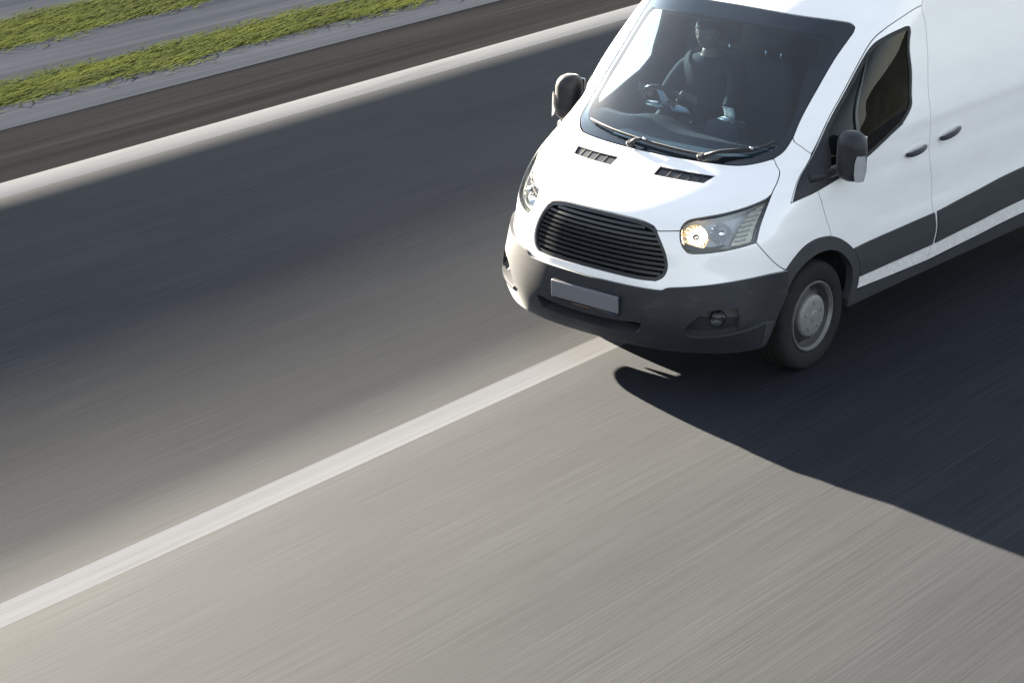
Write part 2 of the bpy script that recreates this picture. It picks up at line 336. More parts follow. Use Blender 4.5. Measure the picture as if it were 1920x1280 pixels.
def SP(uv, off=0.):
    # point on the body surface (u: round the body from the centre line, v: height), off metres outwards
    uv = np.atleast_2d(np.asarray(uv, float)); u, v = uv[:, 0], uv[:, 1]
    q = _lk(TP, u, v); n = _lk(TN, u, v); n = n/np.linalg.norm(n, axis=1)[:, None]
    s = np.where(u < 0, -1., 1.)
    P = np.stack([q[:, 0], q[:, 1]*s, np.clip(v, .2, 2.6)], 1); N = n.copy(); N[:, 1] *= s
    return P+N*off, N
def catmull(pts, n=8):
    p = [np.array(q, float) for q in pts]
    if len(p) < 3: return p
    p = [2*p[0]-p[1]]+p+[2*p[-1]-p[-2]]; out = []
    for i in range(1, len(p)-2):
        for k in range(n):
            t_ = k/n
            out.append(.5*((2*p[i])+(-p[i-1]+p[i+1])*t_+(2*p[i-1]-5*p[i]+4*p[i+1]-p[i+2])*t_**2+(-p[i-1]+3*p[i]-3*p[i+1]+p[i+2])*t_**3))
    return out+[p[-2]]
def outline(*segs, smooth=True):
    # join segments end to end; every segment is smooth inside, corners stay between segments
    o = []
    for s_ in segs:
        q = catmull(s_) if smooth else [np.array(k, float) for k in s_]
        if o and np.linalg.norm(o[-1]-q[0]) < 1e-6: q = q[1:]
        o += q
    if np.linalg.norm(o[0]-o[-1]) < 1e-6: o = o[:-1]
    return np.array(o)
def mir(P): return np.asarray(P)*np.array([-1, 1])
def both(half):
    # half outline from the centre line round to the centre line -> closed outline over both sides
    h = np.asarray(half); m = mir(h)[::-1]
    keep = [q for q in m if abs(q[0]) > 1e-6]
    return np.array(list(h)+keep)
def dens(P, L=.018):
    out = []; n = len(P); X, _ = SP(P)
    for i in range(n):
        j = (i+1) % n; k = max(1, int(np.ceil(np.linalg.norm(X[j]-X[i])/L)))
        for a in range(k): out.append(P[i]+(P[j]-P[i])*a/k)
    return np.array(out)
def area(P): x, y = P[:, 0], P[:, 1]; return .5*np.sum(x*np.roll(y, -1)-y*np.roll(x, -1))
def inset(P, g):
    # move an outline g metres inwards along the surface
    if area(P) < 0: P = P[::-1]
    e = 1e-3; n = len(P); X, N = SP(P)
    Ju = (SP(P+[e, 0])[0]-SP(P-[e, 0])[0])/(2*e); Jv = (SP(P+[0, e])[0]-SP(P-[0, e])[0])/(2*e)
    T = np.roll(X, -1, 0)-X; T /= np.linalg.norm(T, axis=1)[:, None]+1e-12
    Tp = np.roll(T, 1, 0)
    d1 = np.cross(N, T); d0 = np.cross(N, Tp)
    b = d0+d1; bl = np.linalg.norm(b, axis=1); b /= bl[:, None]+1e-9
    k = np.clip(1/np.maximum((b*d1).sum(1), .35), 1, 2.2); D = b*(k*g)[:, None]
    a11 = (Ju*Ju).sum(1); a12 = (Ju*Jv).sum(1); a22 = (Jv*Jv).sum(1); r1 = (Ju*D).sum(1); r2 = (Jv*D).sum(1)
    det = a11*a22-a12**2+1e-12
    return P+np.stack([(a22*r1-a12*r2)/det, (a11*r2-a12*r1)/det], 1)
def inside(Q, P):
    x, y = Q[:, 0][:, None], Q[:, 1][:, None]; x0, y0 = P[:, 0], P[:, 1]; x1, y1 = np.roll(x0, -1), np.roll(y0, -1)
    c = ((y0 > y) != (y1 > y)) & (x < (x1-x0)*(y-y0)/(y1-y0+1e-15)+x0)
    return c.sum(1) % 2 == 1
SU = .17
def patch(name, P, mat, parent, holes=(), off=0., gap=.0032, depth=.018, step=.045, L=.018, hole_gap=None, sidemat=None):
    """a panel cut from the body surface: outline P (u,v), clean edges turned inwards by depth"""
    rings = [inset(dens(P, L), gap)] + [inset(dens(h, L), -(gap if hole_gap is None else hole_gap))[::-1] for h in holes]
    if area(rings[0]) < 0: rings[0] = rings[0][::-1]
    lo = rings[0].min(0); hi = rings[0].max(0)
    gu, gv = np.meshgrid(np.arange(lo[0], hi[0], step/SU), np.arange(lo[1], hi[1], step*.8))
    G = np.stack([gu.ravel(), gv.ravel()], 1)
    G = G[inside(G, rings[0])] if len(G) else G
    for h in rings[1:]: G = G[~inside(G, h)]
    if len(G):
        B = np.concatenate(rings)*[SU, 1]; Gs = G*[SU, 1]
        dmin = np.min(((Gs[:, None]-B[None])**2).sum(-1), 1); G = G[dmin > (step*.35)**2]
    VV = np.concatenate(rings+[G]) if len(G) else np.concatenate(rings)
    E = []; b = 0
    for r in rings: E += [(b+i, b+(i+1) % len(r)) for i in range(len(r))]; b += len(r)
    res = delaunay_2d_cdt([Vector((q[0]*SU, q[1])) for q in VV], E, [], 0, 1e-7)
    W = np.array([(q[0]/SU, q[1]) for q in res[0]]); F = np.array(res[2])
    cen = W[F].mean(1); k = inside(cen, rings[0])
    for h in rings[1:]: k &= ~inside(cen, h)
    F = F[k]
    a = W[F]; sg = (a[:, 1, 0]-a[:, 0, 0])*(a[:, 2, 1]-a[:, 0, 1])-(a[:, 1, 1]-a[:, 0, 1])*(a[:, 2, 0]-a[:, 0, 0])
    F[sg < 0] = F[sg < 0][:, ::-1]
    X, N = SP(W, off); V = X.tolist(); NN = N.tolist(); Fl = F.tolist(); nf = len(Fl)
    if depth:
        for r in rings:
            b = len(V); n = len(r); X0, N0 = SP(r, off); X1, _ = SP(r, off-depth)
            V += X0.tolist()+X1.tolist(); NN += [(0, 0, 0)]*(2*n)
            Fl += [(b+n+i, b+n+(i+1) % n, b+(i+1) % n, b+i) for i in range(n)]
    o = mesh(name, V, Fl, mat, parent); me = o.data
    if sidemat:
        me.materials.append(M[sidemat])
        for p in list(me.polygons)[nf:]: p.material_index = 1
    me.normals_split_custom_set_from_vertices(NN)
    return o
def ring_pts(uv, off=0.): return SP(uv, off)[0]
def tube(name, pts, r, mat, parent, ns=8, closed=False):
    p = [Vector(q) for q in pts]; n = len(p); V = []; F = []
    rr = r if hasattr(r, '__len__') else [r]*n
    for i in range(n):
        if closed: d = p[(i+1) % n]-p[i-1]
        else: d = p[min(i+1, n-1)]-p[max(i-1, 0)]
        d.normalize(); a = d.cross(Vector((0, 0, 1)) if abs(d.z) < .95 else Vector((1, 0, 0))).normalized(); b_ = d.cross(a)
        V += [tuple(p[i]+(a*math.cos(2*math.pi*k/ns)+b_*math.sin(2*math.pi*k/ns))*rr[i]) for k in range(ns)]
    for i in range(n if closed else n-1):
        j = (i+1) % n; F += [(i*ns+k, i*ns+(k+1) % ns, j*ns+(k+1) % ns, j*ns+k) for k in range(ns)]
    if not closed: F += [tuple(range(ns))[::-1], tuple(range((n-1)*ns, n*ns))]
    return mesh(name, V, F, mat, parent)
def lathe(name, prof, mat, parent, axis=(0, 1, 0), at=(0, 0, 0), ns=48, cap=False):
    ax = Vector(axis).normalized(); a = ax.cross(Vector((0, 0, 1)) if abs(ax.z) < .9 else Vector((1, 0, 0))).normalized(); b_ = ax.cross(a); c = Vector(at)
    V = []; F = []
    for (r, h) in prof: V += [tuple(c+ax*h+(a*math.cos(2*math.pi*k/ns)+b_*math.sin(2*math.pi*k/ns))*r) for k in range(ns)]
    for i in range(len(prof)-1): F += [(i*ns+k, i*ns+(k+1) % ns, (i+1)*ns+(k+1) % ns, (i+1)*ns+k) for k in range(ns)]
    if cap: F.append(tuple(range((len(prof)-1)*ns, len(prof)*ns)))
    o = mesh(name, V, F, mat, parent)
    try: o.data.set_sharp_from_angle(angle=math.radians(40))
    except Exception: pass
    return o
def rbox(name, c, s, mat, parent, bev=.02, rot=None, seg=3, taper=None):
    # rounded box as a superellipsoid-like grid
    n = 6; h = [x/2 for x in s]; V = []; F = []; idx = {}
    import itertools
    g = [-1+2*i/n for i in range(n+1)]
    def put(p):
        k = tuple(round(x, 4) for x in p)
        if k not in idx:
            q = [p[i]*h[i] for i in range(3)]; inn = [max(-h[i]+bev, min(h[i]-bev, q[i])) for i in range(3)]
            d = Vector([q[i]-inn[i] for i in range(3)])
            if d.length > 1e-9: d = d.normalized()*bev
            w = Vector(inn)+d
            if taper: w = Vector(taper(w))
            if rot is not None: w = rot @ w
            idx[k] = len(V); V.append(tuple(w+Vector(c)))
        return idx[k]
    # denser near the edges
    def gg(i): return [ -1, -1+.5*bev/h[i], -1+bev/h[i]] + [x for x in (-.5, 0, .5) if abs(x) < 1-bev/h[i]-.02] + [1-bev/h[i], 1-.5*bev/h[i], 1]
    for ax in range(3):
        u_, v_ = [k for k in range(3) if k != ax]; gu_, gv_ = gg(u_), gg(v_)
        for sgn in (-1, 1):
            for i in range(len(gu_)-1):
                for j in range(len(gv_)-1):
                    q = []
                    for (a, b_) in ((i, j), (i+1, j), (i+1, j+1), (i, j+1)):
                        p = [0, 0, 0]; p[ax] = sgn; p[u_] = gu_[a]; p[v_] = gv_[b_]; q.append(put(p))
                    if (sgn < 0) != (ax == 1): q = q[::-1]
                    if len(set(q)) > 2: F.append(q)
    return mesh(name, V, F, mat, parent)

# ------------------------------------------------------------------ the van
VAN = empty('delivery_van', (0, 0, 0)); tag(VAN, 'white panel van with dark grille and grey lower cladding, driving on the road', 'van')
# -- outlines on the body surface, left half (u,v)
WB = [(0, 1.303), (1.2, 1.303), (2.0, 1.302), (2.55, 1.301), (2.95, 1.304), (3.42, 1.318), (3.83, 1.338), (4.08, 1.372), (4.12, 1.44)]
WS = [(4.12, 1.44), (4.03, 1.52), (4.0, 1.643), (4.02, 1.835), (4.16, 1.955), (4.19, 1.985), (4.1, 2.012), (3.9, 2.026)]
WT = [(3.9, 2.026), (3.6, 2.036), (2.72, 2.049), (1.83, 2.057), (.8, 2.065), (0, 2.068)]
HSEAM = [(3.871, 1.335), (4.294, 1.307), (4.767, 1.28), (5.048, 1.239), (5.139, 1.183)]
HLT = [(5.139, 1.183), (5.0, 1.159), (4.503, 1.127), (3.89, 1.098), (3.264, 1.075), (2.9, 1.060), (2.74, 1.036), (2.689, .996)]
HLB = [(2.689, .996), (2.757, .940), (2.90, .895), (3.137, .873), (3.92, .886), (4.611, .908), (5.257, .935)]
HLO = [(5.257, .935), (5.275, .987), (5.265, 1.077), (5.139, 1.183)]
GRT = [(0, 1.032), (.5, 1.030), (1.2, 1.025), (1.72, 1.006), (1.95, .978)]
GRS = [(1.95, .978), (2.14, .92), (2.30, .85), (2.34, .775), (2.2, .718), (1.95, .688)]
GRB = [(1.95, .688), (1.4, .683), (.47, .686), (0, .687)]
BT = [(0, .640), (.6, .642), (1.457, .642), (2.0, .642), (2.2, .646), (2.4, .664), (3.175, .684), (3.735, .697), (5.065, .727), (5.772, .739), (6.169, .732)]
BARCH = [(6.169, .732), (6.22, .591), (6.073, .445), (5.992, .358), (5.924, .31)]
BBOT = [(5.924, .31), (5.82, .292), (5.19, .284), (3.8, .276), (2.1, .270), (1.1, .268), (0, .268)]
FSEAM = [(5.257, .935), (5.698, .847), (6.169, .732)]
FLO = [(6.169, .732), (6.298, .796), (6.438, .844), (6.6, .860), (6.763, .845), (6.905, .795), (7.046, .712), (7.124, .626), (7.159, .562), (7.17, .473), (7.165, .41)]
FLI = [(6.073, .445), (6.22, .591), (6.313, .679), (6.438, .738), (6.602, .770), (6.777, .757), (6.92, .699), (7.04, .602), (7.077, .508), (7.08, .432), (7.072, .35)]
DFR = [(6.772, .842), (6.709, .93), (6.573, 1.07), (6.387, 1.165)]
APS = [(4.12, 1.44), (4.348, 1.418), (4.85, 1.395), (5.45, 1.36)]
DRS = [(7.333, 2.078), (7.55, 2.01), (7.667, 1.954), (7.77, 1.83), (7.812, 1.701), (7.828, 1.495), (7.861, 1.276), (7.878, 1.095), (7.912, .923), (7.918, .80), (7.94, .70), (7.957, .61), (7.945, .5), (7.942, .388)]
WIN = outline([(7.0, 1.982), (7.2, 1.972), (7.337, 1.938)], [(7.337, 1.938), (7.602, 1.732), (7.655, 1.55), (7.647, 1.48), (7.55, 1.40)], [(7.55, 1.40), (7.178, 1.286), (6.697, 1.192)], [(6.697, 1.192), (6.3, 1.152), (5.934, 1.132)],
              [(5.934, 1.132), (5.576, 1.33), (5.43, 1.52), (5.43, 1.674), (5.459, 1.833), (5.622, 1.919), (6.15, 1.957), (7.0, 1.982)])
WINDSHIELD = both(outline(WB, WS, WT))
GRILLE = both(outline(GRT, GRS, GRB))
HL = outline(HLT, HLB, HLO)
sides = (('left', lambda P: np.asarray(P)), ('right', lambda P: mir(P)[::-1]))

# hood, with its two air vents
VENT = outline([(2.47, 1.249), (2.32, 1.216)], [(2.32, 1.216), (.64, 1.217)], [(.64, 1.217), (.63, 1.254)], [(.63, 1.254), (2.47, 1.249)], smooth=False)
half = outline([(0, 1.299), (1.2, 1.299), (2.0, 1.298), (2.55, 1.297), (2.95, 1.300), (3.42, 1.314), (3.871, 1.335)], HSEAM, HLT, [(2.689, .996), (1.95, .982)], [(1.95, .982), (1.72, 1.010), (1.2, 1.029), (.5, 1.034), (0, 1.036)])
HOOD = patch('hood', both(half), 'white', VAN, holes=[VENT, mir(VENT)], hole_gap=0)
for nm, f in sides:
    q = f(VENT); v_ = patch('hood_vent', q, 'void', VAN, off=-.03, gap=-.004, depth=0)
    patch('vent_frame', q, 'plastic', v_, off=-.001, gap=.000, depth=.03, holes=[inset(dens(q), .007)], hole_gap=0)
    patch('vent_mesh', inset(dens(q), .006), 'grille', v_, off=-.010, gap=0, depth=.006)
    sx = 1 if nm == 'left' else -1
    for k in range(4):
        uu = .66+(2.36-.66)*(k+1)/5
        rect = np.array([(sx*(uu-.02), 1.222), (sx*(uu+.02), 1.222), (sx*(uu+.02), 1.247), (sx*(uu-.02), 1.248)])
        patch('vent_rib', rect, 'plastic', v_, off=-.006, gap=0, depth=.005, step=.08, L=.05)

# white front fascia between hood seam, grille, headlights and bumper
fas_outer = both(outline([(0, 1.036), (.5, 1.034), (1.2, 1.029), (1.72, 1.010), (1.95, .982)], [(1.95, .982), (2.689, .996)], HLB, FSEAM, [(x, y-.012) for x, y in BT[::-1]]))
patch('front_fascia', fas_outer, 'white', VAN, holes=[GRILLE], hole_gap=.001, depth=.03)

# fenders, headlights, doors and side panels, left and right
WELL_Y = 1.0
def side_parts(nm, f, s):
    L_ = nm == 'left'
    fend = outline([(5.139, 1.183), (5.265, 1.077), (5.275, .987), (5.257, .935)], FSEAM, FLO[:5]+[DFR[0]], DFR, [(6.387, 1.165), (6.15, 1.142), (5.90, 1.126)], [(5.90, 1.126), (5.53, 1.33), (5.45, 1.36)], APS[::-1], [(4.12, 1.44), (4.08, 1.372), (3.871, 1.335)], HSEAM)
    patch('fender', f(fend), 'white', VAN)
    fl = outline(FLO, [(7.165, .41), (7.072, .35)], FLI[::-1], [(6.073, .445), (6.15, .60), (6.169, .732)])
    patch('wheel_arch_flare', f(fl), 'clad', VAN, off=.014, gap=.001, depth=.05)
    # door
    dfr = [(5.90, 1.126), (5.53, 1.33), (5.36, 1.52), (5.36, 1.674), (5.38, 1.84), (5.5, 1.945), (5.95, 2.0), (6.6, 2.04), (7.1, 2.07), (7.333, 2.078)]
    door = outline([(6.387, 1.165), (6.15, 1.142), (5.90, 1.126)], dfr, DRS, [(7.942, .388), (7.165, .41)], FLO[4:][::-1][:-1]+[DFR[0]], DFR)
    D = patch('door', f(door), 'white', VAN, holes=[f(WIN)], hole_gap=.0)
    patch('window_seal', f(WIN), 'rubber', D, off=-.004, gap=.0, depth=.02, holes=[inset(dens(f(WIN)), .026)], hole_gap=0)
    patch('side_window', inset(dens(f(WIN)), .012), 'sideglass' if L_ else 'dustglowglass', D, off=-.010, gap=0, depth=0)
    sail = outline([(5.934, 1.132), (5.576, 1.33), (5.43, 1.52)], [(5.43, 1.52), (5.62, 1.47), (5.9, 1.40), (6.2, 1.33), (6.62, 1.19)], [(6.62, 1.19), (6.3, 1.152), (5.934, 1.132)])
    patch('mirror_sail', f(sail), 'plastic', D, off=.004, gap=-.002, depth=.02)
    if True:
        mid = [(5.62, 1.872), (6.15, 1.70), (6.50, 1.55), (6.75, 1.42), (6.93, 1.30), (6.97, 1.245)]
        cpt = np.array(catmull(mid, 6)); w = np.array([.045, 0])
        bar = np.concatenate([cpt-w, (cpt+w)[::-1]])
        patch('window_divider', f(bar), 'gloss_black', D, off=.002, gap=0, depth=.016)
    strip = outline([(7.054, .707), (7.2, .714), (7.346, .717), (7.938, .723)], [(7.938, .723), (7.957, .61), (7.948, .497)], [(7.948, .497), (7.55, .496), (7.185, .494)], [(7.185, .494), (7.16, .57), (7.124, .632), (7.054, .707)])
    patch('door_cladding', f(strip), 'clad', D, off=.012, gap=.003, depth=.014)
    # handles: recess cup, grip
    def handle(u0, v0, u1, v1, par):
        mx, my = (u0+u1)/2, (v0+v1)/2
        th = np.linspace(0, 2*np.pi, 28, endpoint=False)
        e = np.stack([mx+(u1-u0)*.56*np.cos(th), my+.030*np.sin(th)+(v1-v0)*.5*np.cos(th)+.006], 1)
        h = patch('handle_cup', f(e[::-1]) if L_ else f(e), 'white', par, off=.0022, gap=0, depth=.004, step=.03)
        pts = []
        for k in range(9):
            w = k/8; P_, N_ = SP(f(np.array([[u0+(u1-u0)*w, v0+(v1-v0)*w]]))); pts.append(P_[0]+N_[0]*(.012+.026*math.sin(math.pi*w)**.5))
        tube('door_handle', pts, [.010+.008*math.sin(math.pi*min(1, k/8+.1)) for k in range(9)], 'plastic', par, 10)
    handle(7.655, 1.190, 7.828, 1.207, D)
    # load side
    cargo = outline(DRS[::-1], [(7.333, 2.078), (7.15, 2.16), (6.95, 2.3), (6.8, 2.45), (6.7, 2.595)], [(6.7, 2.595), (8.0, 2.595), (8.98, 2.595)], [(8.98, 2.595), (8.98, .43)], [(8.98, .43), (8.43, .425), (8.2, .405), (7.942, .388)])
    C_ = patch('load_panel', f(cargo), 'white', VAN, step=.06)
    st2 = outline([(7.957, .722), (8.18, .752), (8.403, .783), (8.97, .79)], [(8.97, .79), (8.97, .545)], [(8.97, .545), (8.42, .538), (8.2, .517), (7.965, .497)], [(7.965, .497), (7.972, .6), (7.957, .722)])
    patch('panel_cladding', f(st2), 'clad', C_, off=.012, gap=.003, depth=.014)
    handle(7.935, 1.216, 8.058, 1.246, C_)
    sill = outline([(7.075, .405), (7.5, .396), (7.942, .383), (8.2, .40), (8.433, .42), (8.97, .425)], [(8.97, .425), (8.97, .32)], [(8.97, .32), (8.447, .321), (7.883, .316), (7.09, .308)], [(7.09, .308), (7.075, .405)])
    patch('sill', f(sill), 'clad', VAN, off=.008, gap=.002, depth=.08)
    # headlight
    h = f(HL)
    HLo = patch('headlight', h, 'silver', VAN, off=-.105, gap=.004, depth=-.10, sidemat='silver')
    patch('headlight_lens', h, 'lens', HLo, off=-.001, gap=.002, depth=0, step=.03)
    patch('headlight_rim', h, 'gloss_black', HLo, off=-.005, gap=.001, depth=.02, holes=[inset(dens(h), .008)], hole_gap=0)
    def at(u, v, off): return Vector(SP(f(np.array([[u, v]])), off)[0][0])
    par_ = lambda R, D_, n=10: [(R*(i/n), D_*(i/n)**2) for i in range(n+1)]
    c = at(3.28, .985, -.098); lathe('reflector_bowl', [(.001+r, h_) for r, h_ in par_(.080, .06)], 'warm_lit_chrome' if L_ else 'chrome', HLo, (1, .28*s, .05), c, 16).data.polygons.foreach_set('use_smooth', [False]*160)
    bo = lathe('bulb', [(.001, .05), (.012, .048), (.016, .036), (.016, .012), (.012, 0)][::-1], 'bulb', HLo, (1, .28*s, .05), c, 14)
    lathe('bulb_shield', [(.020, .058), (.024, .046), (.024, .044), (.001, .060)], 'chrome', HLo, (1, .28*s, .05), c, 16)
    c = at(4.12, 1.015, -.095); lathe('reflector_bowl', [(.001+r, h_) for r, h_ in par_(.066, .055)], 'chrome', HLo, (1, .45*s, .05), c, 16).data.polygons.foreach_set('use_smooth', [False]*160)
    lathe('bulb_shield', [(.024, .05), (.026, .04), (.026, .0)], 'silver', HLo, (1, .45*s, .05), c, 16)
    ind = outline([(4.75, 1.115), (5.03, 1.145), (5.10, 1.160)], [(5.10, 1.160), (5.17, 1.08), (5.16, .99), (5.13, .94)], [(5.13, .94), (4.75, .925), (4.45, .92)], [(4.45, .92), (4.62, 1.0), (4.75, 1.115)])
    IN = patch('indicator', f(ind), 'lamp_beige', HLo, off=-.035, gap=0, depth=.05)
    for k in range(7):
        w = k/6; a = np.array([4.56+.0*w, .945+.02*w])
        u0_ = 4.56+.14*w; v0_ = .945+.165*w; u1_ = min(5.12, 4.93+.25*w-.07*w*w); 
        tube('indicator_rib', SP(f(np.array([[u0_+(u1_-u0_)*q/5, v0_+.012*q/5] for q in range(6)])), -.032)[0], .006, 'lamp_clear', IN, 6)
    low = outline([(2.86, .93), (3.6, .905), (4.3, .925)], [(4.3, .925), (3.9, .895), (3.15, .882)], [(3.15, .882), (2.95, .90), (2.86, .93)])
    patch('headlight_trim', f(low), 'dash', HLo, off=-.03, gap=0, depth=.06)
    # mirror
    cx, cy, cz = -.165, 1.100, 1.350
    R = Matrix.Rotation(math.radians(-8*s), 3, 'Z')
    def tp(w):
        x, y, z = w; k = (z/.178)
        y2 = y*(1-.10*max(0, k)**2) - .0; x2 = x*(1-.25*abs(y/.105)**2)
        if k > 0 and y > 0: z -= .035*(y/.105)**2
        if k < 0 and y < 0: z += .05*(y/.105)**2*abs(k)
        return (x2, y2*1, z)
    Mi = empty('side_mirror', (0, 0, 0)); Mi.parent = VAN
    def tps(w):
        a = tp((w[0], w[1]*s, w[2])); return (a[0], a[1]*s, a[2])
    Mi2 = rbox('mirror_housing', (cx, cy*s, cz), (.165, .186, .308), 'plastic', Mi, .068, R, taper=tps)
    rbox('mirror_glass', (cx-.077, (cy-.004)*s, cz), (.012, .125, .235), 'chrome', Mi, .005, R)
    # indicator lens wrapped on the outer front corner
    V = []; F = []
    nz = 9; na = 9
    for i in range(nz):
        w = i/(nz-1); z = cz-.135+.16*w; k_ = 1-abs(2*w-1)**3*.35
        for j in range(na):
            a_ = .55+1.45*(j/(na-1)-.5)*k_+.35 ; rx, ry = .070, .047
            x = cx+.012+rx*math.cos(a_)*(1-.1*w); y = cy+.062+ry*math.sin(a_)
            V.append((x, y*s, z))
    for i in range(nz-1):
        for j in range(na-1):
            q = (i*na+j, i*na+j+1, (i+1)*na+j+1, (i+1)*na+j); F.append(q if L_ else q[::-1])
    mesh('mirror_indicator', V, F, 'lamp_clear', Mi)
    a0 = SP(f(np.array([[6.0, 1.24]])), -.01)[0][0]; a1 = np.array([cx+.02, (cy-.09)*s, cz-.10])
    tube('mirror_arm', [a0, a0*.5+a1*.5+np.array([0, 0, -.01]), a1], [.035, .03, .035], 'plastic', Mi, 10)
    # wheel well
    V = []; F = []; n = 28
    for i in range(n+1):
        a_ = math.radians(-4+188*i/n); V += [(.02+.455*math.cos(a_), .985*s, .37+.44*math.sin(a_)), (.02+.455*math.cos(a_), .58*s, .37+.44*math.sin(a_))]
        if i: F.append((2*i-2, 2*i, 2*i+1, 2*i-1))
    b_ = len(V); V.append((.02, .58*s, .37)); F += [(2*i+1, 2*i+3, b_) for i in range(n)]
    mesh('wheel_well', V, F, 'void', VAN)
for nm, f in sides: side_parts(nm, f, 1 if nm == 'left' else -1)

# A-pillars, header and roof
half = outline(APS, [(5.45, 1.36), (5.53, 1.33)][:1]+[(5.36, 1.52), (5.36, 1.674), (5.38, 1.84), (5.5, 1.945), (5.95, 2.0), (6.6, 2.04), (7.1, 2.07), (7.333, 2.078)], [(7.333, 2.078), (7.15, 2.16), (6.95, 2.3), (6.8, 2.45), (6.7, 2.595)])
h2 = list(half)+[np.array([0, 2.595])]
cab_l = np.array(h2); cab_r = mir(cab_l)[::-1][1:]
wside = outline(WS[::-1], smooth=True)      # from the top corner down the windshield side
wt = outline(WT[::-1])                       # centre to corner
inner_l = np.concatenate([wt, outline(WS[::-1])[1:]])[:-1]
inner_r = mir(inner_l)[::-1]
patch('cab_frame', np.concatenate([cab_l, cab_r, inner_r[:-1], inner_l]), 'white', VAN, step=.05)
top = SP(np.concatenate([np.stack([np.linspace(0, 9, 60), np.full(60, 2.595)], 1), mir(np.stack([np.linspace(0, 9, 60), np.full(60, 2.595)], 1))[::-1][:-1]]))[0]
mesh('roof', top.tolist(), [tuple(range(len(top)))[::-1]], 'white', VAN, smooth=False)
rear = SP(np.concatenate([np.stack([np.full(40, 8.98), np.linspace(.3, 2.595, 40)], 1), mir(np.stack([np.full(40, 8.98), np.linspace(.3, 2.595, 40)], 1))[::-1]]))[0]
mesh('rear_door', rear.tolist(), [tuple(range(len(rear)))], 'white', VAN, smooth=False)
# inner lining of the cab and closed body behind the panels
LIN_L = outline([(3.9, .50), (5.95, .50), (6.0, .75), (6.4, .90), (6.9, .88), (7.2, .70), (7.25, .35), (8.95, .35)], [(8.95, .35), (8.95, 2.58)], [(8.95, 2.58), (6.5, 2.58), (0, 2.58)], smooth=False)
lin = np.concatenate([LIN_L, mir(LIN_L)[::-1][1:]])
WI = both(outline([(0, 1.338), (1.2, 1.338), (2.4, 1.340), (3.1, 1.352), (3.55, 1.378), (3.74, 1.43), (3.70, 1.54), (3.66, 1.68), (3.68, 1.84), (3.66, 1.90), (3.5, 1.945), (3.0, 1.965), (1.8, 1.985), (.8, 1.995), (0, 1.998)]))
wi = inset(dens(WI), -.005); si = inset(dens(WIN), .02)
patch('cab_lining', np.concatenate([np.array([(0, .50)]), lin]), 'trim', VAN, off=-.034, gap=0, depth=0, holes=[wi, si, mir(si), inset(dens(HL), -.01), mir(inset(dens(HL), -.01)), inset(dens(GRILLE), -.01), inset(dens(VENT), -.01), mir(inset(dens(VENT), -.01))], hole_gap=0, step=.07)

# windshield: printed border behind the pane, cowl, wipers
WSH = patch('windshield', WINDSHIELD, 'windshield', VAN, off=-.003, gap=.002, depth=0, step=.04)
patch('windshield_border', WINDSHIELD, 'gloss_black', WSH, off=-.008, gap=.001, depth=.012, holes=[WI], hole_gap=0)
def wiper(path, piv):
    w = empty('wiper', (0, 0, 0)); w.parent = VAN
    P = SP(np.array(catmull(path, 6)), .022)[0]
    tube('wiper_blade', P, .008, 'rubber', w, 6); tube('blade_spine', P+np.array([.006, 0, .006]), .005, 'plastic', w, 6)
    m_ = P[len(P)//2]; p0 = SP(np.array([piv]), .02)[0][0]
    tube('wiper_arm', [p0, p0*.6+m_*.4+np.array([.012, 0, .022]), m_+np.array([.006, 0, .012])], [.016, .011, .008], 'plastic', w, 8)
    lathe('wiper_pivot', [(.024, -.01), (.024, .014), (.016, .022), (.001, .022)], 'plastic', w, (.55, 0, .83), p0, 16)
    b = m_+np.array([.008, 0, .014]); tube('arm_clip', [b+np.array([0, -.012, 0]), b+np.array([0, .012, 0])], .009, 'metal', w, 8)
wiper([(-2.6, 1.352), (-1.5, 1.345), (-.2, 1.332), (.9, 1.322), (1.5, 1.318)], (-.55, 1.306))
wiper([(1.9, 1.336), (2.6, 1.352), (3.1, 1.372), (3.5, 1.405)], (1.55, 1.308))

# grille
GI = inset(dens(GRILLE), .022)
G = empty('grille', (0, 0, 0)); G.parent = VAN
patch('grille_surround', GRILLE, 'grille', G, off=-.010, gap=.001, depth=.05, holes=[GI], hole_gap=0)
patch('grille_backing', GRILLE, 'void', G, off=-.075, gap=-.01, depth=0)
def umax(v):
    P = GI; xs = []
    for i in range(len(P)):
        a, b_ = P[i], P[(i+1) % len(P)]
        if (a[1]-v)*(b_[1]-v) <= 0 and a[1] != b_[1] and max(a[0], b_[0]) > 0: xs.append(a[0]+(b_[0]-a[0])*(v-a[1])/(b_[1]-a[1]))
    return max(xs) if xs else 0
vs = np.linspace(.722, .986, 10)
for k, vv in enumerate(vs):
    um = min(umax(vv), umax(vv+.014))+.03
    q = np.array([(-um, vv), (0, vv), (um, vv), (um, vv+.0155), (0, vv+.0155), (-um, vv+.0155)])
    patch('grille_slat', q, 'grille', G, off=-.016, gap=0, depth=.028, step=.08, L=.06)

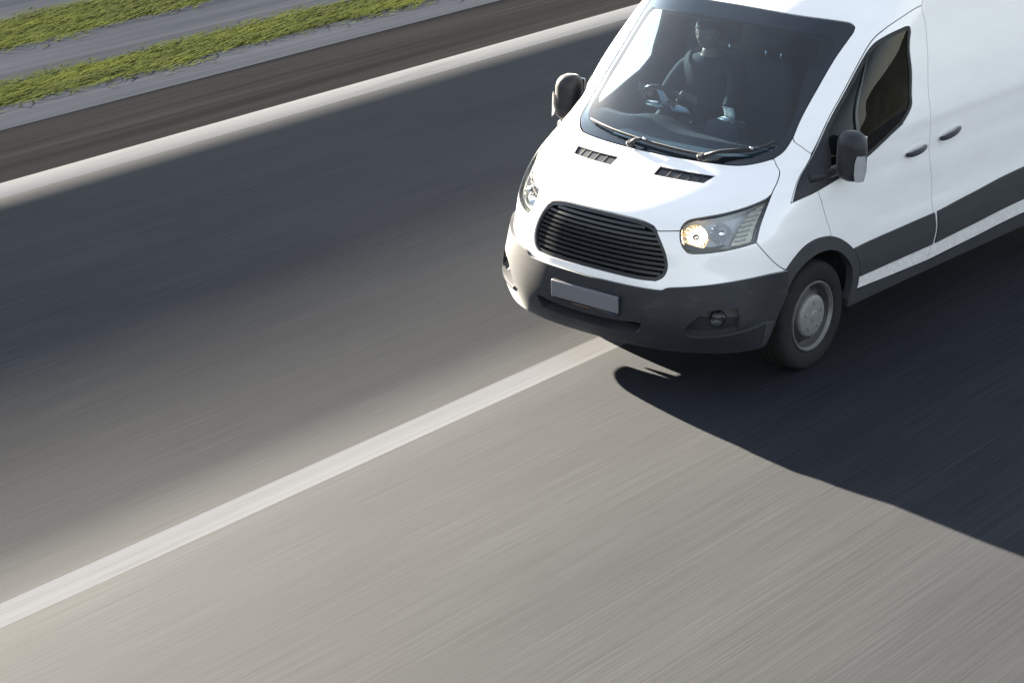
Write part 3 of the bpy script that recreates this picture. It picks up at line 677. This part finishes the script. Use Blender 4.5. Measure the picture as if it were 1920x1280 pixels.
# bumper with lower intake and fog lamp recesses
LOW = both(outline([(0, .412), (.8, .418), (1.42, .432)], [(1.42, .432), (1.52, .424), (1.45, .385), (1.32, .357)], [(1.32, .357), (.7, .349), (0, .347)]))
FOG = outline([(2.80, .418), (3.1, .475), (3.42, .522), (3.70, .545)], [(3.70, .545), (4.2, .556), (4.75, .562)], [(4.75, .562), (4.85, .50), (4.80, .44)], [(4.80, .44), (3.9, .412), (3.05, .400), (2.80, .418)])
FOG2 = np.array(FOG)
BUMP = both(outline(BT, BARCH, BBOT))
B = patch('bumper', BUMP, 'plastic', VAN, off=.024, gap=.001, depth=.10, holes=[LOW, FOG2, mir(FOG2)], hole_gap=0)
patch('lower_intake', LOW, 'void', B, off=-.06, gap=-.006, depth=-.075)
for vv in (.372, .396):
    q = np.array([(-1.45, vv), (0, vv), (1.45, vv), (1.45, vv+.006), (0, vv+.006), (-1.45, vv+.006)]); patch('intake_bar', q, 'grille', B, off=-.03, gap=0, depth=.02, step=.1, L=.08)
for nm, f in sides:
    s = 1 if nm == 'left' else -1
    FB = patch('fog_recess', f(FOG2), 'plastic', B, off=-.035, gap=-.004, depth=-.05)
    c = Vector(SP(f(np.array([[4.02, .497]])), -.033)[0][0])
    lathe('fog_lamp', [(.048, 0), (.050, .035), (.044, .042), (.040, .036), (.034, .030), (.001, .026)], 'gloss_black', FB, (.9, .42*s, 0), c, 28)
    lathe('fog_lens', [(.038, .034), (.025, .041), (.001, .044)], 'lens', FB, (.9, .42*s, 0), c, 24)
    lathe('fog_reflector', [(.033, .032), (.02, .02), (.001, .012)], 'grille', FB, (.9, .42*s, 0), c, 24)
    # paler strip painted in for the lit lower edge of the recess
    lp = outline([(2.82, .412), (3.05, .396), (3.9, .405), (4.8, .428), (5.5, .452), (5.86, .462)], [(5.86, .462), (5.84, .450), (5.5, .438), (4.8, .414), (3.9, .392), (3.05, .384), (2.82, .412)])
    patch('lit_edge_strip', f(lp), 'clad', B, off=.030, gap=0, depth=.008)
    e = outline([(5.80, .455), (5.99, .452)], [(5.99, .452), (5.90, .318)], [(5.90, .318), (5.74, .312)], [(5.74, .312), (5.80, .455)], smooth=False)
    patch('bumper_end', f(e), 'clad', B, off=.028, gap=0, depth=.01)
# number plate
PL = empty('number_plate', (0, 0, 0)); PL.parent = VAN
rot = Matrix.Rotation(math.radians(3), 3, 'Y')
rbox('plate_holder', (.992, 0, .510), (.055, .528, .130), 'grille', PL, .010, rot)
rbox('plate_face', (1.0215, 0, .5165), (.009, .520, .106), 'plate', PL, .004, rot)
rbox('plate_frame_print', (1.0212, -.03, .4505), (.003, .13, .007), 'plate_red', PL, .001, rot)
rbox('plate_frame_print', (1.0212, .20, .4505), (.003, .06, .007), 'plate_blue', PL, .001, rot)

# wheels
def wheel(x, y, s):
    W_ = empty('wheel', (x, y, .345)); W_.parent = VAN
    ax = (0, s, 0)
    lathe('tyre', [(.215, -.20), (.235, -.215), (.300, -.222), (.330, -.208), (.343, -.185), (.345, -.15), (.345, -.142), (.337, -.140), (.337, -.132), (.345, -.130), (.345, -.095), (.337, -.093), (.337, -.085), (.345, -.083), (.345, -.045), (.343, -.028), (.335, -.010), (.322, .000), (.300, .006), (.275, .007), (.250, .003), (.232, -.004), (.222, -.012), (.216, -.03)], 'tyre', W_, ax, ns=72)
    lathe('rim', [(.216, -.03), (.224, -.008), (.221, .001), (.213, .002), (.207, -.006), (.200, -.018)], 'rim_edge', W_, ax, ns=64)
    lathe('rim_dish', [(.200, -.018), (.188, -.048), (.172, -.058), (.150, -.048), (.135, -.030), (.120, -.022), (.08, -.02)], 'steel_dark', W_, ax, ns=64)
    lathe('hub_cap', [(.135, -.028), (.134, -.012), (.128, -.004), (.110, .002), (.060, .005), (.040, .006), (.036, .010), (.020, .012), (.001, .012)], 'hubcap', W_, ax, ns=64)
    for k in range(10):
        a_ = 2*math.pi*k/10
        lathe('rim_hole', [(.014, -.002), (.014, .0035), (.001, .0035)], 'void', W_, ax, (.163*math.cos(a_), -.0535*s, .163*math.sin(a_)), 12)
    for k in range(5):
        a_ = 2*math.pi*k/5+.3
        lathe('hub_bolt', [(.011, .0), (.011, .010), (.008, .013), (.001, .013)], 'steel', W_, ax, (.085*math.cos(a_), .001*s, .085*math.sin(a_)), 6)
    lathe('brake_drum', [(.02, -.19), (.19, -.18), (.19, -.07), (.05, -.06)], 'void', W_, ax, ns=32)
    return W_
for (x, y, s) in ((0, .985, 1), (0, -.985, -1), (-3.3, .985, 1), (-3.3, -.985, -1)): wheel(x, y, s)
# underside
def box(name, x0, x1, y0, y1, z0, z1, mat, parent):
    V = [(x, y, z) for x in (x0, x1) for y in (y0, y1) for z in (z0, z1)]
    return mesh(name, V, [(0, 1, 3, 2), (4, 6, 7, 5), (0, 4, 5, 1), (2, 3, 7, 6), (0, 2, 6, 4), (1, 5, 7, 3)], mat, parent, smooth=False)
box('underbody', -4.55, -.47, -.95, .95, .34, .60, 'void', VAN)
box('engine_tray', -.47, .72, -.57, .57, .27, .62, 'void', VAN)
box('mud_guard', .46, .48, -.80, .80, .27, .55, 'void', VAN)

# ------------------------------------------------------------------ cab interior
V = []; F = []; ny = 25
prof = [(0, .0), (.06, .012), (.16, .02), (.26, .005), (.33, -.03), (.36, -.09), (.34, -.22), (.30, -.45)]
for j in range(ny):
    y = -.90+1.8*j/(ny-1); xb = float(np.interp(abs(y), [0, .3, .55, .75, .9], [.36, .345, .26, .14, -.02]))
    bulge = .055*math.exp(-((y+.43)/.17)**2)
    for (dx, dz) in prof:
        V.append((xb-.045-dx*(xb-.045+.42)/.36 if dx <= .36 else 0, y, 1.275+dz+bulge*min(1, dx/.15)*(1 if dz > -.1 else 0)))
n = len(prof)
for j in range(ny-1): F += [(j*n+k, j*n+k+1, (j+1)*n+k+1, (j+1)*n+k) for k in range(n-1)]
mesh('dashboard', V, F, 'dash', VAN)
SW = empty('steering_wheel', (0, 0, 0)); SW.parent = VAN
swc = Vector((-.40, -.46, 1.345)); axs = Vector((-.80, 0, .60)).normalized(); e1 = Vector((0, 1, 0)); e2 = axs.cross(e1)
rimp = [swc+(e1*math.cos(a_)+e2*math.sin(a_))*.19 for a_ in np.linspace(0, 2*math.pi, 40, endpoint=False)]
tube('wheel_rim', rimp, .016, 'gloss_black', SW, 10, closed=True)
for a_ in (0, math.pi, math.pi*1.5): tube('wheel_spoke', [swc, swc+(e1*math.cos(a_)+e2*math.sin(a_))*.185], [.03, .014], 'silver', SW, 8)
lathe('wheel_hub', [(.07, -.02), (.07, .01), (.05, .025), (.001, .03)], 'dash', SW, tuple(axs), tuple(swc), 24)
tube('steering_column', [swc-axs*.02, swc-axs*.28], .045, 'dash', SW, 10)
def seat(y, w=.46):
    sroot = empty('seat', (0, 0, 0)); sroot.parent = VAN
    rt = Matrix.Rotation(math.radians(-13), 3, 'Y')
    rbox('seat_base', (-.68, y, .98), (.52, w, .17), 'seat', sroot, .06, Matrix.Rotation(math.radians(4), 3, 'Y'))
    def tp(w_): return (w_[0]+.03*abs(w_[1]/(.5*w))**2, w_[1]*(1-.16*max(0, w_[2]/.3)**2), w_[2])
    rbox('seat_back', (-.95, y, 1.32), (.13, w, .64), 'seat', sroot, .06, rt, taper=tp)
    rbox('headrest', (-1.015, y, 1.755), (.10, .26, .17), 'seat', sroot, .045, rt)
    for d in (-.06, .06): tube('headrest_post', [(-.985, y+d, 1.60), (-1.005, y+d, 1.70)], .007, 'chrome', sroot, 8)
seat(-.47); seat(-.06, .42); seat(.42, .44)
V = [(-1.24, y, z) for z in (.5, 1.4, 2.02) for y in (-.99+.02*(z > 1), -.3, .3, .99-.02*(z > 1))]
for i in (8, 11): V[i] = (V[i][0], math.copysign(.86, V[i][1]), V[i][2])
mesh('bulkhead', V, [(r*4+c, r*4+c+1, r*4+c+5, r*4+c+4) for r in range(2) for c in range(3)], 'bulkhead', VAN, smooth=False)
mesh('cab_floor', [(-1.24, -.9, .62), (.2, -.9, .62), (.2, .9, .62), (-1.24, .9, .62)], [(0, 1, 2, 3)], 'void', VAN, smooth=False)
for y in (-.42, .42):
    o = rbox('sun_visor', (-.66, y, 1.955), (.19, .42, .022), 'trim', VAN, .010, Matrix.Rotation(math.radians(28), 3, 'Y'))
mesh('head_lining', [(-.60, -.74, 2.0), (-1.24, -.82, 2.06), (-1.24, .82, 2.06), (-.60, .74, 2.0), (-.55, 0, 2.02)], [(0, 1, 2, 3, 4)], 'trim', VAN, smooth=False)
rbox('dash_tray', (-.285, .09, 1.312), (.14, .24, .11), 'dash', VAN, .02)
# papers lying on the dashboard (loose: things of their own)
def paper(name, c, w, h, rz, tilt, label, cat):
    R_ = Matrix.Rotation(rz, 4, 'Z') @ Matrix.Rotation(tilt, 4, 'Y'); V = []; F = []
    for lay in (0, .002):
        for i in range(5):
            for j in (0, 1): x = (i/4-.5)*w; V.append(tuple(R_ @ Vector((x, (j-.5)*h, .03*math.sin(math.pi*i/4)*w/.2+lay))))
    F = [(2*i, 2*i+2, 2*i+3, 2*i+1) for i in range(4)]+[(10+2*i, 10+2*i+1, 10+2*i+3, 10+2*i+2) for i in range(4)]+[(2*i, 10+2*i, 12+2*i, 2+2*i) for i in range(4)]+[(2*i+1, 3+2*i, 13+2*i, 11+2*i) for i in range(4)]+[(0, 1, 11, 10), (8, 18, 19, 9)]
    o = mesh(name, V, F, 'paper', None); o.location = c; return tag(o, label, cat)
paper('paper_sheet', (-.305, .085, 1.412), .10, .07, .3, math.radians(-62), 'white sheet of paper propped up on the dashboard', 'paper')
paper('folded_leaflet', (-.262, .105, 1.379), .09, .085, -.35, math.radians(-12), 'folded pale leaflet lying flat on the dashboard', 'leaflet')

# ------------------------------------------------------------------ the driver
def driver():
    Y0 = -.47
    J = {'pel': (-.80, 0, 1.10, .16), 'abd': (-.86, 0, 1.25, .15), 'che': (-.89, 0, 1.42, .165), 'upc': (-.885, 0, 1.52, .12), 'nek': (-.865, 0, 1.60, .058), 'hb': (-.85, 0, 1.68, .060)}
    E_ = [('pel', 'abd'), ('abd', 'che'), ('che', 'upc'), ('upc', 'nek'), ('nek', 'hb')]
    for s, n in ((1, 'l'), (-1, 'r')):
        hx, hy, hz = -.352, s*.150, 1.440
        J.update({n+'cl': (-.885, s*.11, 1.53, .075), n+'sh': (-.88, s*.205, 1.505, .066), n+'ua': (-.79, s*.25, 1.40, .055), n+'el': (-.69, s*.265, 1.295, .047), n+'fa': (-.55, s*.215, 1.355, .040), n+'wr': (-.425, s*.168, 1.418, .029), n+'pa': (hx-.035, s*.152, 1.440, .036)})
        E_ += [('upc', n+'cl'), (n+'cl', n+'sh'), (n+'sh', n+'ua'), (n+'ua', n+'el'), (n+'el', n+'fa'), (n+'fa', n+'wr'), (n+'wr', n+'pa')]
        # four fingers closing over the rim, thumb inside it
        for k in range(4):
            b = n+'f%d' % k; o = (k-1.5)*.021; ln = (1, 1.08, 1.02, .82)[k]
            dy, dz = -s*o*.55, -o*.8
            J[b+'a'] = (hx-.004, s*.152+dy, 1.444+dz, .0105); J[b+'b'] = (hx+.022*ln, s*.157+dy, 1.462+dz, .0095); J[b+'c'] = (hx+.036*ln, s*.150+dy, 1.440+dz, .0088); J[b+'d'] = (hx+.022, s*.146+dy, 1.420+dz, .008)
            E_ += [(n+'pa', b+'a'), (b+'a', b+'b'), (b+'b', b+'c'), (b+'c', b+'d')]
        J[n+'ta'] = (hx-.030, s*.122, 1.452, .012); J[n+'tb'] = (hx-.004, s*.112, 1.462, .0105); J[n+'tc'] = (hx+.018, s*.118, 1.470, .009)
        E_ += [(n+'pa', n+'ta'), (n+'ta', n+'tb'), (n+'tb', n+'tc')]
        J.update({n+'hp': (-.76, s*.10, 1.08, .095), n+'kn': (-.36, s*.16, 1.10, .066), n+'sn': (-.26, s*.16, .88, .050), n+'an': (-.20, s*.16, .72, .04), n+'ft': (-.06, s*.16, .69, .035)})
        E_ += [('pel', n+'hp'), (n+'hp', n+'kn'), (n+'kn', n+'sn'), (n+'sn', n+'an'), (n+'an', n+'ft')]
    names = list(J); ix = {k: i for i, k in enumerate(names)}
    me = bpy.data.meshes.new('body_cage'); me.from_pydata([(J[k][0], J[k][1]+Y0, J[k][2]) for k in names], [(ix[a], ix[b]) for a, b in E_], [])
    ob = bpy.data.objects.new('body_cage', me); COL.objects.link(ob)
    ob.modifiers.new('skin', 'SKIN'); ss = ob.modifiers.new('sub', 'SUBSURF'); ss.levels = 2; ss.render_levels = 2
    sv = me.skin_vertices[0].data
    for k in names:
        r = J[k][3]; sv[ix[k]].radius = (r*1.25, r*.85) if k in ('pel', 'abd', 'che') else (r, r)
    sv[ix['pel']].use_root = True
    dg = bpy.context.evaluated_depsgraph_get(); dg.update()
    em = bpy.data.meshes.new_from_object(ob.evaluated_get(dg))
    V = [tuple(v.co) for v in em.vertices]; F = [tuple(p.vertices) for p in em.polygons]
    bpy.data.objects.remove(ob, do_unlink=True)
    mats = []
    for f in F:
        c = np.mean([V[i] for i in f], 0)
        mats.append(0 if (c[2] > 1.60 and c[0] > -1.0 and abs(c[1]-Y0) < .09) or (c[0] > -.445 and c[2] > 1.33) else 1)
    # head: eyes half way up, nose, mouth, brow, ears; tilted a little down towards the road
    nb = len(V); nu, nv = 40, 30
    hc = Vector((-.835, Y0, 1.765)); Rm = Matrix.Rotation(math.radians(8), 3, 'Y')
    def g(x, m, s_): return math.exp(-((x-m)/s_)**2)
    for j in range(nv+1):
        ph = math.pi*(j/nv-.5)
        for i in range(nu):
            th = 2*math.pi*i/nu; x, y, z = math.cos(ph)*math.cos(th), math.cos(ph)*math.sin(th), math.sin(ph)
            jaw = 1-.26*max(0, -z)**1.3
            X = .098*x*(1-.10*max(0, -z)*(x < 0)); Yv = .076*y*jaw; Z = .118*z
            if x > 0:
                X += x*(.024*g(z, -.16, .13)*g(y, 0, .16)+.010*g(z, .02, .2)*g(y, 0, .11)-.012*g(z, .04, .09)*(g(y, .42, .17)+g(y, -.42, .17))+.006*g(z, .16, .08)*g(abs(y), .35, .3)+.007*g(z, -.42, .06)*g(y, 0, .26)-.005*g(z, -.47, .03)*g(y, 0, .3)+.008*g(z, -.72, .15)*g(y, 0, .3))
            Yv += math.copysign(.014, y)*g(z, -.05, .2)*g(x, -.05, .13)*(abs(y) > .5)
            V.append(tuple(hc+Rm @ Vector((X, Yv, Z))))
    for j in range(nv):
        for i in range(nu): F.append((nb+j*nu+i, nb+j*nu+(i+1) % nu, nb+(j+1)*nu+(i+1) % nu, nb+(j+1)*nu+i)); mats.append(0)
    o = mesh('person', V, F, 'skin', None); o.data.materials.append(M['shirt'])
    o.data.polygons.foreach_set('material_index', mats)
    tag(o, 'driver in a dark shirt holding the steering wheel behind the windshield', 'person')
    HV = []; HF = []
    for j in range(13):
        ph = math.pi*(.5-.52*j/12)
        for i in range(nu):
            th = 2*math.pi*i/nu; x, y, z = math.cos(ph)*math.cos(th), math.cos(ph)*math.sin(th), math.sin(ph)
            lim = .34 if x > .2 else (.05 if x > -.2 else -.45)
            zz = lim+(1-lim)*(1-(j/12)); cr = math.sqrt(max(0, 1-zz*zz)); k = 1.07+.02*math.sin(9*th)
            HV.append(tuple(hc+Rm @ Vector((.098*cr*math.cos(th)*k, .076*cr*math.sin(th)*k, .118*zz*1.06))))
    for j in range(12): HF += [(j*nu+i, j*nu+(i+1) % nu, (j+1)*nu+(i+1) % nu, (j+1)*nu+i) for i in range(nu)]
    mesh('hair', HV, HF, 'hair', o)
    bp = [(-.955, Y0-.23, 1.60), (-.80, Y0-.15, 1.555), (-.722, Y0-.06, 1.45), (-.700, Y0+.04, 1.32), (-.70, Y0+.12, 1.20), (-.74, Y0+.2, 1.08)]
    bv = []; cp = catmull(bp, 5)
    for q in cp: bv += [tuple(q+np.array([0, -.02, -.014])), tuple(q+np.array([0, .02, .014]))]
    mesh('seat_belt', bv, [(2*i, 2*i+2, 2*i+3, 2*i+1) for i in range(len(cp)-1)], 'void', o)
    for s in (-1, 1):
        lathe('eye', [(.001, .011), (.008, .008), (.011, .0), (.008, -.008)][::-1], 'lamp_clear', o, (1, 0, -.1), tuple(hc+Rm @ Vector((.076, s*.031, .006))), 12)
        lathe('pupil', [(.006, .0), (.004, .003), (.001, .004)], 'hair', o, (1, 0, -.1), tuple(hc+Rm @ Vector((.086, s*.031, .005))), 10)
driver()
